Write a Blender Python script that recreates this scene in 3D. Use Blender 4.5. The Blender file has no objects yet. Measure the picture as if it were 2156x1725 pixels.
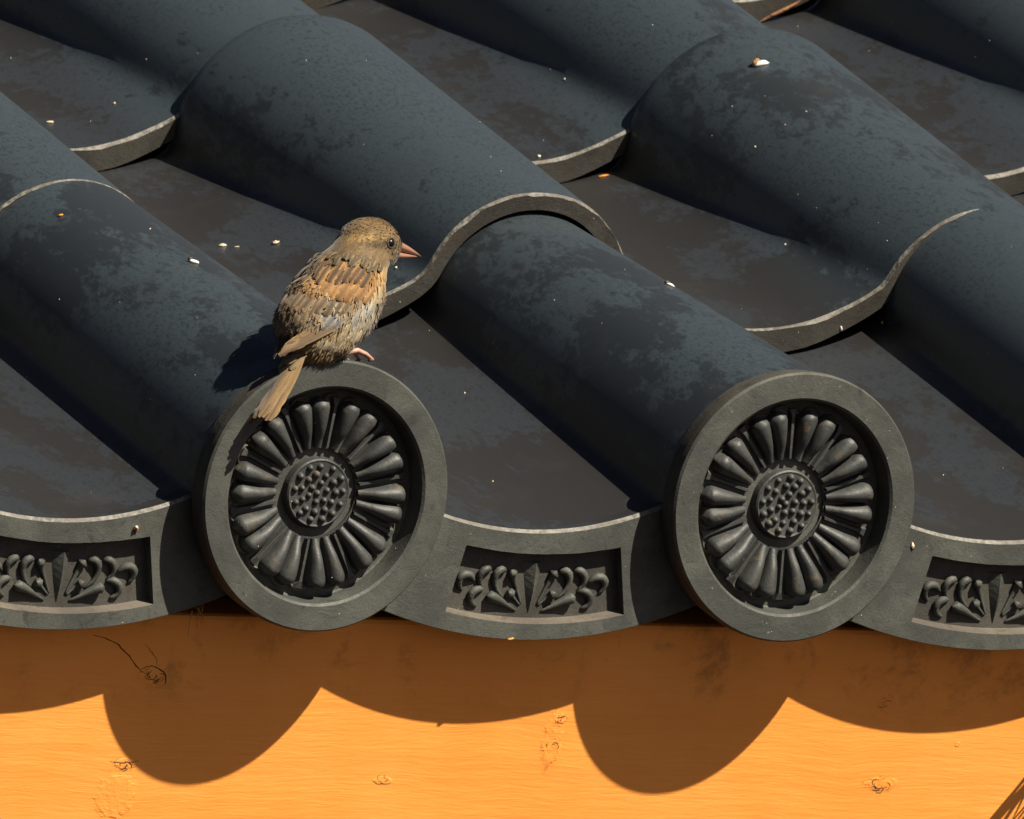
import bpy, math, random
import numpy as np
from mathutils import Vector, Matrix

# ------------------------------------------------------------------ frame, camera, sky, sun, exposure
scene = bpy.context.scene
COL = scene.collection
R = math.radians
PITCH = R(21.2)            # roof slope
TAU = R(12.5)              # forward lean of the eave discs
YAW, ELEV, DIST = R(28.5), R(2.7), 18.0
PPM = 3884.0               # picture pixels (2156 wide) per metre at the eave
ORIGIN = Vector((0, 0, 3.0))    # centre of the disc the bird sits on
fwd = Vector((math.sin(YAW) * math.cos(ELEV), math.cos(YAW) * math.cos(ELEV), math.sin(ELEV)))
right = Vector((math.cos(YAW), -math.sin(YAW), 0))
up = right.cross(fwd)
aim = ORIGIN + right * ((1078 - 687) / PPM) + up * ((1045 - 862) / PPM)
cam_data = bpy.data.cameras.new("camera")
cam = bpy.data.objects.new("camera", cam_data)
COL.objects.link(cam)
cam.matrix_world = Matrix((( right.x, up.x, -fwd.x, 0), (right.y, up.y, -fwd.y, 0), (right.z, up.z, -fwd.z, 0), (0, 0, 0, 1)))
cam.location = aim - fwd * DIST
cam_data.sensor_width = 36
cam_data.lens = 36 * DIST / (2156 / PPM)
cam_data.clip_start, cam_data.clip_end = 1.0, 3000
cam_data.dof.use_dof = True
cam_data.dof.focus_distance = DIST + 0.01
cam_data.dof.aperture_fstop = 60
scene.camera = cam
CAMPOS = Vector(cam.location)

SUN_LOCAL = Vector((0.88, -1.0, 2.45))     # towards the sun in the roof's frame (across, up-slope, normal)
rot_roof = Matrix.Rotation(PITCH, 3, 'X')
SUN = (rot_roof @ SUN_LOCAL).normalized()
world = bpy.data.worlds.new("World")
scene.world = world
world.use_nodes = True
wn = world.node_tree
bg = wn.nodes["Background"]
sky = wn.nodes.new("ShaderNodeTexSky")
sky.sky_type = 'NISHITA'
sky.sun_disc = False
sky.sun_elevation = math.asin(SUN.z)
sky.sun_rotation = math.atan2(SUN.x, SUN.y)
sky.air_density, sky.dust_density, sky.ozone_density = 0.12, 1.2, 1.0
sky.altitude = 300
wn.links.new(sky.outputs[0], bg.inputs[0])
bg.inputs[1].default_value = 0.05
sun_data = bpy.data.lights.new("sun", 'SUN')
sun_data.energy = 5.0
sun_data.angle = R(0.55)
sun_data.color = (1.0, 0.91, 0.76)
sun = bpy.data.objects.new("sun", sun_data)
COL.objects.link(sun)
sun.rotation_euler = SUN.to_track_quat('Z', 'Y').to_euler()
sun.location = ORIGIN + SUN * 30
vs = scene.view_settings
vs.view_transform, vs.look, vs.gamma, vs.use_curve_mapping = 'Standard', 'None', 1.0, False
vs.exposure = 1.2
scene.render.engine = 'CYCLES'
scene.cycles.max_bounces = 8

rng = random.Random(7)
nrng = np.random.default_rng(11)

# ------------------------------------------------------------------ helpers
def link(o, parent=None):
    COL.objects.link(o)
    if parent is not None:
        o.parent = parent
    return o

def mesh_of(name, verts, faces, mats, fmat=None, smooth=None):
    me = bpy.data.meshes.new(name)
    me.from_pydata([tuple(v) for v in verts], [], faces)
    for m in (mats if isinstance(mats, (list, tuple)) else [mats]):
        me.materials.append(m)
    if fmat is not None:
        me.polygons.foreach_set('material_index', np.array(fmat, dtype=np.int32))
    if smooth is not None:
        s = np.ones(len(faces), dtype=bool) if smooth is True else np.array(smooth, dtype=bool)
        me.polygons.foreach_set('use_smooth', s)
    me.update()
    return me

def obj_of(name, me, parent=None, loc=(0, 0, 0), rot=(0, 0, 0), scale=(1, 1, 1)):
    o = bpy.data.objects.new(name, me)
    link(o, parent)
    o.location, o.rotation_euler, o.scale = loc, rot, scale
    return o

def tag(o, label, cat, group=None):
    o['label'], o['category'] = label, cat
    if group:
        o['group'] = group
    return o

class MB:
    """collects strips of faces, each with its own vertices so that borders stay crisp"""
    def __init__(self):
        self.v, self.f, self.m, self.s = [], [], [], []
    def grid(self, rows, mat=0, smooth=True, closed=False, flip=False):
        b = len(self.v)
        n = len(rows[0])
        for r in rows:
            self.v.extend(r)
        for i in range(len(rows) - 1):
            for j in range(n if closed else n - 1):
                k = (j + 1) % n
                q = (b + i * n + j, b + i * n + k, b + (i + 1) * n + k, b + (i + 1) * n + j)
                self.f.append(q[::-1] if flip else q)
                self.m.append(mat)
                self.s.append(smooth)
    def poly(self, pts, mat=0, smooth=False):
        b = len(self.v)
        self.v.extend(pts)
        self.f.append(tuple(range(b, b + len(pts))))
        self.m.append(mat)
        self.s.append(smooth)
    def mesh(self, name, mats):
        return mesh_of(name, self.v, self.f, mats, self.m, self.s)

def smoothnoise(n, step, seed):
    r = np.random.default_rng(seed)
    k = r.uniform(-1, 1, n // step + 3)
    x = np.arange(n) / step
    i = x.astype(int)
    f = x - i
    f = f * f * (3 - 2 * f)
    return k[i] * (1 - f) + k[i + 1] * f

def tube(path, radii, seg=8, cap=True, mb=None, mat=0, flat=1.0):
    """round tapered tube along a path of points"""
    mb = mb or MB()
    P = [Vector(tuple(float(q) for q in p)) for p in path]
    radii = [float(q) for q in radii]
    rows = []
    ref = Vector((0.13, 0.31, 0.94)).normalized()
    for i, p in enumerate(P):
        t = (P[min(i + 1, len(P) - 1)] - P[max(i - 1, 0)]).normalized()
        a = t.cross(ref)
        if a.length < 1e-4:
            a = t.cross(Vector((1, 0, 0)))
        a.normalize()
        b = t.cross(a)
        rows.append([tuple(p + radii[i] * (math.cos(2 * math.pi * k / seg) * a + math.sin(2 * math.pi * k / seg) * b)) for k in range(seg)])
    if cap:
        t0 = (P[1] - P[0]).normalized()
        t1 = (P[-1] - P[-2]).normalized()
        rows = [[tuple(P[0] - t0 * radii[0] * 0.7)] * seg] + rows + [[tuple(P[-1] + t1 * radii[-1] * 0.7)] * seg]
    mb.grid(rows, mat, True, closed=True)
    return mb

def spline(pts, n):
    """Catmull-Rom through points (any dimension)"""
    P = np.array(pts, float)
    out = []
    m = len(P) - 1
    for i in range(n):
        t = i / (n - 1) * m
        k = min(int(t), m - 1)
        f = t - k
        p0, p1, p2, p3 = P[max(k - 1, 0)], P[k], P[k + 1], P[min(k + 2, m)]
        out.append(0.5 * ((2 * p1) + (-p0 + p2) * f + (2 * p0 - 5 * p1 + 4 * p2 - p3) * f * f + (-p0 + 3 * p1 - 3 * p2 + p3) * f ** 3))
    return np.array(out)

# ------------------------------------------------------------------ materials
class NT:
    def __init__(self, name):
        self.mat = bpy.data.materials.new(name)
        self.mat.use_nodes = True
        self.t = self.mat.node_tree
        self.bsdf = self.t.nodes["Principled BSDF"]
    def n(self, typ, **kw):
        nd = self.t.nodes.new(typ)
        for k, v in kw.items():
            setattr(nd, k, v)
        return nd
    def lk(self, a, b):
        self.t.links.new(a, b)
    def val(self, nd, sock, v):
        if isinstance(v, (int, float, tuple, list)):
            nd.inputs[sock].default_value = v
        else:
            self.lk(v, nd.inputs[sock])
    def coords(self, scale=(1, 1, 1), rand=True):
        tc = self.n('ShaderNodeTexCoord')
        v = tc.outputs['Object']
        if rand:
            oi = self.n('ShaderNodeObjectInfo')
            mu = self.n('ShaderNodeMath', operation='MULTIPLY')
            self.lk(oi.outputs['Random'], mu.inputs[0])
            mu.inputs[1].default_value = 37.0
            ad = self.n('ShaderNodeVectorMath', operation='ADD')
            self.lk(v, ad.inputs[0])
            self.lk(mu.outputs[0], ad.inputs[1])
            v = ad.outputs[0]
        mp = self.n('ShaderNodeVectorMath', operation='MULTIPLY')
        self.lk(v, mp.inputs[0])
        mp.inputs[1].default_value = scale
        return mp.outputs[0]
    def noise(self, vec, scale, detail=5, rough=0.6, dist=0.0):
        nd = self.n('ShaderNodeTexNoise')
        self.lk(vec, nd.inputs['Vector'])
        nd.inputs['Scale'].default_value = scale
        nd.inputs['Detail'].default_value = detail
        nd.inputs['Roughness'].default_value = rough
        nd.inputs['Distortion'].default_value = dist
        return nd.outputs['Fac']
    def ramp(self, fac, a, b, c0=0.0, c1=1.0):
        nd = self.n('ShaderNodeMapRange')
        self.lk(fac, nd.inputs['Value'])
        nd.inputs['From Min'].default_value, nd.inputs['From Max'].default_value = a, b
        nd.inputs['To Min'].default_value, nd.inputs['To Max'].default_value = c0, c1
        nd.interpolation_type = 'SMOOTHSTEP'
        return nd.outputs[0]
    def mix(self, fac, a, b, mode='MIX'):
        nd = self.n('ShaderNodeMix', data_type='RGBA', blend_type=mode)
        ins = [s for s in nd.inputs if s.enabled]
        for s, v in zip(ins, (fac, a, b)):
            if isinstance(v, (int, float)):
                s.default_value = v
            elif isinstance(v, (tuple, list)):
                s.default_value = (*v[:3], 1)
            else:
                self.lk(v, s)
        return [s for s in nd.outputs if s.enabled][0]
    def math(self, op, a, b=0.0):
        nd = self.n('ShaderNodeMath', operation=op)
        self.val(nd, 0, a)
        self.val(nd, 1, b)
        return nd.outputs[0]
    def bump(self, h, strength, dist, prev=None):
        nd = self.n('ShaderNodeBump')
        nd.inputs['Strength'].default_value = strength
        nd.inputs['Distance'].default_value = dist
        self.lk(h, nd.inputs['Height'])
        if prev is not None:
            self.lk(prev, nd.inputs['Normal'])
        return nd.outputs[0]
    albedo = 0.77          # one scale for the picked colours of everything but the fascia paint
    def set(self, sock, v):
        if sock == 'Base Color' and self.albedo != 1:
            v = self.mix(1.0, v, (self.albedo,) * 3, 'MULTIPLY')
        if isinstance(v, (tuple, list)):
            self.bsdf.inputs[sock].default_value = (*v[:3], 1)
        elif isinstance(v, (int, float)):
            self.bsdf.inputs[sock].default_value = v
        else:
            self.lk(v, self.bsdf.inputs[sock])

def mat_tile():
    m = NT("glazed_tile")
    v = m.coords((1, 1, 1))
    vs_ = m.coords((1.5, 0.8, 1.3))
    big = m.noise(vs_, 13, 3, 0.5)
    fine = m.noise(vs_, 105, 10, 0.78, 0.2)
    oc = m.n('ShaderNodeObjectInfo')
    osep = m.n('ShaderNodeSeparateColor')
    m.lk(oc.outputs['Color'], osep.inputs[0])
    tc0 = m.n('ShaderNodeTexCoord')
    sep0 = m.n('ShaderNodeSeparateXYZ')
    m.lk(tc0.outputs['Object'], sep0.inputs[0])
    on_pan = m.ramp(sep0.outputs['Z'], 0.014, -0.004)
    wear = m.math('ADD', m.math('MULTIPLY', osep.outputs[1], on_pan), m.math('MULTIPLY', osep.outputs[0], m.math('SUBTRACT', 1.0, on_pan)))
    zone = m.ramp(m.noise(m.coords((1, 1, 1)), 7, 2, 0.5), 0.38, 0.62, 0.04, -0.04)
    zone = m.math('ADD', zone, m.math('MULTIPLY', m.math('SUBTRACT', 0.5, wear), 0.16))
    patch = m.ramp(m.math('ADD', zone, m.math('ADD', m.math('MULTIPLY', big, 0.60), m.math('MULTIPLY', fine, 0.52))), 0.515, 0.570)
    speck = m.ramp(m.noise(vs_, 330, 6, 0.75, 0.3), 0.50, 0.62)
    grain = m.noise(v, 1100, 3, 0.7)
    tc = m.n('ShaderNodeTexCoord')
    sep = m.n('ShaderNodeSeparateXYZ')
    m.lk(tc.outputs['Object'], sep.inputs[0])
    pan = m.ramp(sep.outputs['Z'], 0.014, -0.004)
    slate = m.mix(patch, (0.0160, 0.0215, 0.0265), (0.0380, 0.0520, 0.0630))
    earth = m.mix(patch, (0.0155, 0.0150, 0.0148), (0.0270, 0.0310, 0.0370))
    c = m.mix(pan, slate, earth)
    c = m.mix(m.math('MULTIPLY', speck, m.ramp(big, 0.35, 0.6, 0.1, 0.6)), c, (0.0135, 0.0145, 0.0160))
    dust = m.ramp(m.noise(v, 24, 6, 0.7, 0.4), 0.52, 0.78)
    c = m.mix(m.math('MULTIPLY', dust, 0.4), c, (0.038, 0.037, 0.034))
    c = m.mix(m.ramp(grain, 0.35, 0.75, 0.0, 0.35), c, (0.009, 0.010, 0.011))
    m.set('Base Color', c)
    m.set('Roughness', m.math('ADD', m.math('MULTIPLY', patch, -0.08), 0.44))
    m.set('Specular IOR Level', 0.7)
    b = m.bump(grain, 0.12, 0.0004)
    b = m.bump(fine, 0.10, 0.0012, b)
    m.set('Normal', b)
    return m.mat

def mat_stone(name, base, light, brown, rough=0.62, bump=0.25, brownish=0.55):
    m = NT(name)
    v = m.coords()
    big = m.noise(v, 22, 6, 0.62, 0.3)
    mid = m.noise(v, 95, 8, 0.72, 0.6)
    blot = m.noise(v, 210, 5, 0.7, 0.4)
    grain = m.noise(v, 1100, 3, 0.65)
    c = m.mix(m.ramp(big, 0.36, 0.66), base, light)
    c = m.mix(m.ramp(mid, 0.54, 0.66, 0, brownish), c, brown)
    c = m.mix(m.ramp(mid, 0.42, 0.34, 0, 0.65), c, tuple(x * 0.55 for x in base))
    c = m.mix(m.ramp(blot, 0.62, 0.72, 0, 0.5), c, tuple(x * 0.45 for x in base))
    c = m.mix(m.ramp(grain, 0.38, 0.7, 0.0, 0.38), c, tuple(x * 0.45 for x in base))
    speck = m.ramp(m.noise(v, 380, 1, 0.5), 0.77, 0.81)
    c = m.mix(m.math('MULTIPLY', speck, 0.6), c, (0.24, 0.23, 0.19))
    m.set('Base Color', c)
    m.set('Roughness', m.ramp(mid, 0.3, 0.7, rough - 0.1, rough + 0.15))
    m.set('Specular IOR Level', 0.4)
    b = m.bump(grain, bump, 0.0004)
    m.set('Normal', m.bump(mid, bump * 0.9, 0.0016, b))
    return m.mat

def mat_edge():
    m = NT("worn_edge")
    v = m.coords()
    g = m.noise(v, 320, 5, 0.7)
    big = m.noise(v, 45, 3, 0.6)
    c = m.mix(m.ramp(g, 0.35, 0.66), (0.05, 0.048, 0.041), (0.20, 0.19, 0.16))
    c = m.mix(m.ramp(big, 0.42, 0.66, 0, 0.8), c, (0.085, 0.070, 0.055))
    m.set('Base Color', c)
    m.set('Roughness', 0.6)
    m.set('Normal', m.bump(g, 0.5, 0.0006))
    return m.mat

MAT_TILE = mat_tile()
MAT_LIP = mat_stone("tile_cut_face", (0.034, 0.031, 0.025), (0.064, 0.060, 0.050), (0.052, 0.036, 0.021), 0.7, 0.4, 0.75)
MAT_FACE = mat_stone("ornament_face", (0.043, 0.047, 0.041), (0.082, 0.086, 0.073), (0.050, 0.045, 0.033), 0.62, 0.4, 0.65)
MAT_PETAL = mat_stone("ornament_relief", (0.034, 0.037, 0.036), (0.052, 0.056, 0.053), (0.105, 0.078, 0.045), 0.52, 0.35, 0.85)
MAT_EDGE = mat_edge()
MAT_SILL = mat_stone("lit_sill_dusty_rim", (0.075, 0.064, 0.050), (0.13, 0.11, 0.085), (0.06, 0.045, 0.03), 0.8)  # dusty tan on petal rims; on the panel's lower ledge it paints sunlight

def mat_plain(name, col, rough=0.7, var=0.3, scale=60):
    m = NT(name)
    v = m.coords()
    c = m.mix(m.ramp(m.noise(v, scale, 5, 0.65), 0.3, 0.7), tuple(x * (1 - var) for x in col), tuple(min(1, x * (1 + var)) for x in col))
    m.set('Base Color', c)
    m.set('Roughness', rough)
    return m.mat

# ------------------------------------------------------------------ ground
gm = mat_plain("dark_ground", (0.022, 0.014, 0.008), 0.9, 0.25, 3)  # unseen ground, made dark to limit bounce light on the fascia
g = obj_of("ground", mesh_of("ground", [(-600, -600, 0), (600, -600, 0), (600, 600, 0), (-600, 600, 0)], [(0, 1, 2, 3)], gm))
g['kind'] = 'structure'

# ------------------------------------------------------------------ tile roof
PERIOD = 0.2905
S_NOSE = [0.0, 0.3345, 0.629, 0.945, 1.24]     # front edge of each course, up the slope
roof = bpy.data.objects.new("tile_roof", None)
link(roof)
roof['kind'] = 'thing'
roof.location = ORIGIN
roof.rotation_euler = (PITCH, 0, 0)
tag(roof, "dark blue grey roof of overlapping curved tiles with flower discs along its eave", "roof")

NP, NC, NR = 26, 46, 4
def profile(w, hb, hc, hp, xp=-0.145, xl=-0.246, wr=None, drop=0.012):
    """cross-section of a tile: pan on the left, round cover on the right -> points, outward normals, thickness blend"""
    wr = w if wr is None else wr
    rad = (w * w + (hc - hb) ** 2) / (2 * (hc - hb))
    a0 = math.atan2(hb - (hc - rad), -w)
    if a0 < 0:
        a0 += 2 * math.pi
    pts = []
    for i in range(NP):
        x = xl + (-w - 0.004 - xl) * i / (NP - 1)
        if x > xp:
            h = hp + (hb - hp) * ((x - xp) / (-w - xp)) ** 2
        else:
            h = hp + 0.018 * ((xp - x) / 0.1) ** 2
        pts.append((x, h))
    for i in range(NC):
        a = a0 + (math.pi - a0 - a0) * i / (NC - 1) if False else a0 + ((math.pi - a0) - a0) * i / (NC - 1)
        pts.append((rad * math.cos(a), hc - rad + rad * math.sin(a)))
    for i in range(NR):
        pts.append((wr + 0.0005 * (i + 1), hb - min(drop, 0.004 if hb < 0 else drop) * (i + 1)))
    P = np.array(pts)
    for _ in range(3):                     # a small fillet where pan and cover meet
        Q = P.copy()
        Q[NP - 5:NP + 5] = 0.25 * P[NP - 6:NP + 4] + 0.5 * P[NP - 5:NP + 5] + 0.25 * P[NP - 4:NP + 6]
        P = Q
    T = np.gradient(P, axis=0)
    N = np.stack([-T[:, 1], T[:, 0]], 1)
    N /= np.linalg.norm(N, axis=1)[:, None]
    k = np.clip((np.arange(len(P)) - (NP - 7)) / 9.0, 0, 1)
    return P, N, k

def tile_mesh(name, nose, rear, s0, s1, s_rear, proud, seed, lip=(0.0150, 0.0098), eave=None):
    """one roof tile; nose/rear = (w, hb, hc, hp) of the section at s0 and at s_rear"""
    mb = MB()
    nose, rear = np.array(nose), np.array(rear)
    ss = list(np.linspace(s0 + 0.0022, s1 - 0.014, 14)) + [s1 - 0.010, s1 - 0.006, s1 - 0.003, s1 - 0.001, s1]
    nz = smoothnoise(NP + NC + NR, 7, seed) * 0.0006
    rows = []
    for s in ss:
        f = (s - s0) / (s_rear - s0)
        f = min(f, 1.05)
        P, N, k = profile(*(nose + (rear - nose) * f))
        d = 0.0
        if proud:
            d = {0: 0.0}.get(0, 0.0)
            e = s1 - s
            if e < 0.014:
                d = -0.0065 * (1 - e / 0.014) ** 2
        off = nz * (1 - 0.5 * min(1, f)) + d * k
        kk = np.clip((np.arange(len(P)) - (NP - 1)) / 5.0, 0, 1)
        kk[NP + NC - 3:] = 0
        sh = (eave * (1 - kk) * max(0.0, 1 - (s - s0) / 0.12)) if eave else np.zeros(len(P))
        rows.append([(P[i, 0] + N[i, 0] * off[i], s + sh[i], P[i, 1] + N[i, 1] * off[i]) for i in range(len(P))])
    mb.grid(rows, 0, True)
    P, N, k = profile(*nose)
    th = lip[0] * (1 - k) + lip[1] * k
    ch = 0.0012 + 0.0007 * smoothnoise(len(P), 3, seed + 5) + 0.0004 * nrng.uniform(-1, 1, len(P))
    fr = [(P[i, 0] - N[i, 0] * (ch[i] - nz[i]), s0, P[i, 1] - N[i, 1] * (ch[i] - nz[i])) for i in range(len(P))]
    if not eave:
        mb.grid([fr, rows[0]], 2, False)                   # worn arris
    lo = [(P[i, 0] - N[i, 0] * th[i], s0 + 0.001 + (0.02 if eave else 0), P[i, 1] - N[i, 1] * th[i]) for i in range(len(P))]
    if not eave:
        mb.grid([lo, fr], 1, False)                        # cut front face
    lob = [(p[0], s0 + 0.06, p[2]) for p in lo]
    mb.grid([lob, lo], 1, True)                            # underside
    back = [(p[0], p[1], p[2] - 0.012) for p in rows[-1]]
    mb.grid([rows[-1], back], 1, False)
    return mb.mesh(name, [MAT_TILE, MAT_LIP, MAT_EDGE])

# how far the pale film is worn off the cover and the pan of each tile: (course, column) -> (cover, pan)
WEAR = {(0, -1): (.4, .5), (0, 0): (.45, .35), (0, 1): (.52, .70), (0, 2): (-.2, .65), (1, 0): (-.3, .5), (1, 1): (-.3, .60), (1, 2): (.50, .95), (1, 3): (.1, .6),
        (2, 1): (-.2, .45), (2, 2): (-.1, .85), (2, 3): (-.2, .75)}
NOSE = (0.0645, 0.020, 0.068, -0.0076)
PROUD = (0.0735, -0.008, 0.0770, -0.0225)

for course in range(1, 4):
    for c in range(-1, 6):
        if course == 1 and c > 3:
            continue
        sd = 100 * course + c
        j = random.Random(sd)
        nose = tuple(a + j.uniform(-0.0008, 0.0008) for a in NOSE)
        rear = tuple(a + j.uniform(-0.0008, 0.0008) for a in PROUD)
        L = S_NOSE[course + 1] - S_NOSE[course]
        me = tile_mesh("roof_tile", nose, rear, 0.0, L + 0.011, L, True, sd)
        ot = obj_of("roof_tile", me, roof, (c * PERIOD + j.uniform(-0.001, 0.001), S_NOSE[course] + j.uniform(-0.0015, 0.0015), 0))
        ot.rotation_euler.z = j.uniform(-0.006, 0.006)
        ot.color = (*WEAR.get((course, c), (.3, .6)), 0, 1)

# ---- eave tiles: body, disc with flower relief, apron with leaf relief
TILT = -(PITCH - TAU)
ct, st = math.cos(-TILT), math.sin(-TILT)
def disc2roof(x, y, z):
    return (x, y * ct + z * st, -y * st + z * ct)

def revolve(prof, seg, mats_idx, name, mats, smooth_idx):
    mb = MB()
    for (a, b), mi, sm in zip(zip(prof[:-1], prof[1:]), mats_idx, smooth_idx):
        rows = []
        for (r, y) in (a, b):
            rows.append([(r * math.cos(2 * math.pi * k / seg), y, r * math.sin(2 * math.pi * k / seg)) for k in range(seg)])
        mb.grid(rows, mi, sm, closed=True)
    return mb.mesh(name, mats)

RD = 0.075
ME_DISC = revolve([(0.060, 0.022), (0.0705, 0.022), (0.0738, 0.016), (0.0750, 0.006), (0.0749, 0.0015), (0.0738, 0.0), (0.0608, 0.0), (0.0594, 0.0012),
                   (0.0580, 0.0135), (0.0570, 0.0143), (0.0001, 0.0143)],
                  128, [1, 1, 1, 1, 0, 0, 0, 0, 0, 0], "disc", [MAT_FACE, MAT_LIP, MAT_EDGE], [False, True, True, True, True, False, True, False, True, False])
NPET = 10
def scallop():
    mb = MB()
    n = 400
    top, low, inn = [], [], []
    for k in range(n):
        a = 2 * math.pi * k / n
        ph = (a * NPET / (2 * math.pi)) % 1.0          # 0 = divider, .5 = middle of a pair
        lobe = abs(math.sin(math.pi * ((ph - 0.12) / 0.76 * 2))) if 0.12 < ph < 0.88 else 0.0
        r = 0.0510 + 0.0036 * lobe ** 0.6
        top.append((r * math.cos(a), 0.0105, r * math.sin(a)))
        low.append(((r + 0.0007) * math.cos(a), 0.0127, (r + 0.0007) * math.sin(a)))
        inn.append((0.0245 * math.cos(a), 0.0108, 0.0245 * math.sin(a)))
    rim = [(p[0] * 0.985, p[1] - 0.0009, p[2] * 0.985) for p in top]
    mb.grid([low, top, rim], 1, False, closed=True)
    rim2 = [(p[0] * 0.968, p[1] + 0.0002, p[2] * 0.968) for p in top]
    mb.grid([rim, rim2], 1, True, closed=True)
    mb.grid([rim2, inn], 0, False, closed=True)
    inw = [(p[0], 0.0127, p[2]) for p in inn]
    mb.grid([inn, inw], 0, False, closed=True)
    return mb.mesh("petal_plate", [MAT_PETAL, MAT_SILL])
ME_PLATE = scallop()

def lobe_mesh():
    """teardrop petal lobe along +z, root at z=.0255"""
    mb = MB()
    rows = []
    n, m = 12, 9
    for i in range(n):
        t = i / (n - 1)
        z = 0.0252 + 0.0280 * t
        if t < 0.80:
            w = 0.0022 + 0.0039 * (t / 0.80) ** 1.2
        else:
            q = (t - 0.80) / 0.20
            w = 0.0061 * math.sqrt(max(0, 1 - q * q)) + 1e-5
        hgt = 0.0036 + 0.0056 * math.sin(min(1, t / 0.75) * math.pi / 2)
        hgt *= min(1, w / 0.0035)
        rows.append([(-w * math.cos(math.pi * k / (m - 1)), 0.0110 - hgt * math.sin(math.pi * k / (m - 1)) ** 0.8, z) for k in range(m)])
    mb.grid(rows, 0, True)
    return mb.mesh("petal", [MAT_PETAL])
ME_LOBE = lobe_mesh()

def divider_mesh():
    mb = MB()
    rows = []
    for i in range(8):
        t = i / 7
        z = 0.0255 + 0.0275 * t
        w = 0.0011 + 0.0004 * t + (0.0022 * max(0, (t - 0.82) / 0.18) ** 1.5)
        h = 0.0034 if t < 0.95 else 0.0024
        rows.append([(-w, 0.0110, z), (-w * 0.55, 0.0110 - h, z), (w * 0.55, 0.0110 - h, z), (w, 0.0110, z)])
    mb.grid(rows, 0, False)
    mb.poly(rows[-1][::-1])
    return mb.mesh("divider", [MAT_PETAL])
ME_DIV = divider_mesh()
ME_BOSS = revolve([(0.0200, 0.0127), (0.0190, 0.0080), (0.0182, 0.0072), (0.0172, 0.0076), (0.0001, 0.0086)], 72, [0] * 4, "seed_head", [MAT_PETAL], [False, True, True, True])
def dome_mesh(name, r, h, mat):
    mb = MB()
    rows = []
    for i in range(5):
        a = math.pi / 2 * i / 4
        rows.append([(r * math.cos(a) * math.cos(2 * math.pi * k / 10) + (0 if i < 4 else 0), -h * math.sin(a), r * math.cos(a) * math.sin(2 * math.pi * k / 10)) for k in range(10)])
    mb.grid(rows, 0, True, closed=True)
    return mb.mesh(name, [mat])
ME_SEED = dome_mesh("seed", 0.0021, 0.0027, MAT_PETAL)

Y_AP = 0.0207
def zt(x): return -0.0196 + 2.5 * (x + 0.149) ** 2
def zb(x): return -0.0800 + 1.9 * (x + 0.149) ** 2
XC = -0.1438
BASE_Z = -0.0666
def pt(x): return BASE_Z + 0.0340 + 0.0045 * ((x - XC) / 0.048) ** 2
def pb(x): return BASE_Z - 0.0047 + 0.0060 * ((x - XC) / 0.055) ** 2
PLT, PRT, PLB, PRB = XC - 0.046, XC + 0.0497, XC - 0.0547, XC + 0.056
def apron_mesh(seed):
    mb = MB()
    xs0, xs1 = -0.276, -0.035
    r_ = np.random.default_rng(seed)
    nl, npn, nr_ = 10, 40, 8
    fl = [i / nl for i in range(nl + 1)]
    fp = [i / npn for i in range(npn + 1)]
    fr_ = [i / nr_ for i in range(nr_ + 1)]
    def xcol(row):
        a, b = (PLT, PRT) if row < 2 else (PLB, PRB)
        return [xs0 + (a - xs0) * f for f in fl], [a + (b - a) * f for f in fp], [b + (xs1 - b) * f for f in fr_]
    jag = np.cumsum(r_.uniform(-1, 1, npn + 1)) * 0.00012
    jag -= np.linspace(jag[0], jag[-1], npn + 1)
    def pt_at(row, x, j=None):
        z = (zt(x) - 0.0016, pt(x), pb(x), zb(x))[row]
        if row == 1 and j is not None:
            z += jag[j]
        return (x, Y_AP, z)
    L = [[pt_at(r, x) for x in xcol(r)[0]] for r in range(4)]
    Pn = [[pt_at(r, x, j) for j, x in enumerate(xcol(r)[1])] for r in range(4)]
    Rr = [[pt_at(r, x) for x in xcol(r)[2]] for r in range(4)]
    mb.grid(L[::-1], 0, False)
    mb.grid(Rr[::-1], 0, False)
    mb.grid([Pn[1], Pn[0]], 0, False)
    mb.grid([Pn[3], Pn[2]], 0, False)
    D = 0.0072
    fl_t = [(p[0], p[1] + D, p[2] - 0.0003) for p in Pn[1]]
    fl_b = [(p[0], p[1] + D, p[2] + 0.0022) for p in Pn[2]]
    mb.grid([fl_b, [tuple((np.array(a) + np.array(b)) / 2) for a, b in zip(fl_b, fl_t)], fl_t], 3, False)
    mb.grid([fl_t, Pn[1]], 0, False)
    mb.grid([Pn[2], fl_b], 4, False)
    mb.grid([[Pn[1][0], Pn[2][0]], [fl_t[0], fl_b[0]]], 0, False)
    mb.grid([[fl_t[-1], fl_b[-1]], [Pn[1][-1], Pn[2][-1]]], 0, False)
    xx = list(np.linspace(xs0, xs1, 70))
    ch = 0.0016 + 0.0005 * smoothnoise(70, 5, seed + 3)
    a = [(x, Y_AP, zt(x) - 0.0016) for x in xx]
    b = [(x, Y_AP + 0.0006 + c_, zt(x) + 0.0002) for x, c_ in zip(xx, ch)]
    c = [(x, Y_AP + 0.016, zt(x) - 0.0005) for x in xx]
    mb.grid([a, b], 2, False)
    mb.grid([b, c], 1, True)
    d = [(x, Y_AP + 0.0008, zb(x) - 0.0004) for x in xx]
    e = [(x, Y_AP + 0.018, zb(x)) for x in xx]
    mb.grid([e, d], 1, True)
    mb.grid([d, [(x, Y_AP, zb(x)) for x in xx]], 2, False)
    mb.grid([c, e], 1, True, flip=False)
    return mb.mesh("apron", [MAT_FACE, MAT_TILE, MAT_EDGE, MAT_LIP, MAT_SILL])

def relief(path, radii, name, side, seg=7):
    """raised ornament in the apron panel; path in (x, z) from the spear's foot, + = right half"""
    P = [Vector((side * x + XC, Y_AP + 0.0072 - 0.7 * r, z + BASE_Z)) for (x, z), r in zip(path, radii)]
    return tube(P, radii, seg).mesh(name, [MAT_FACE])

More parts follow.
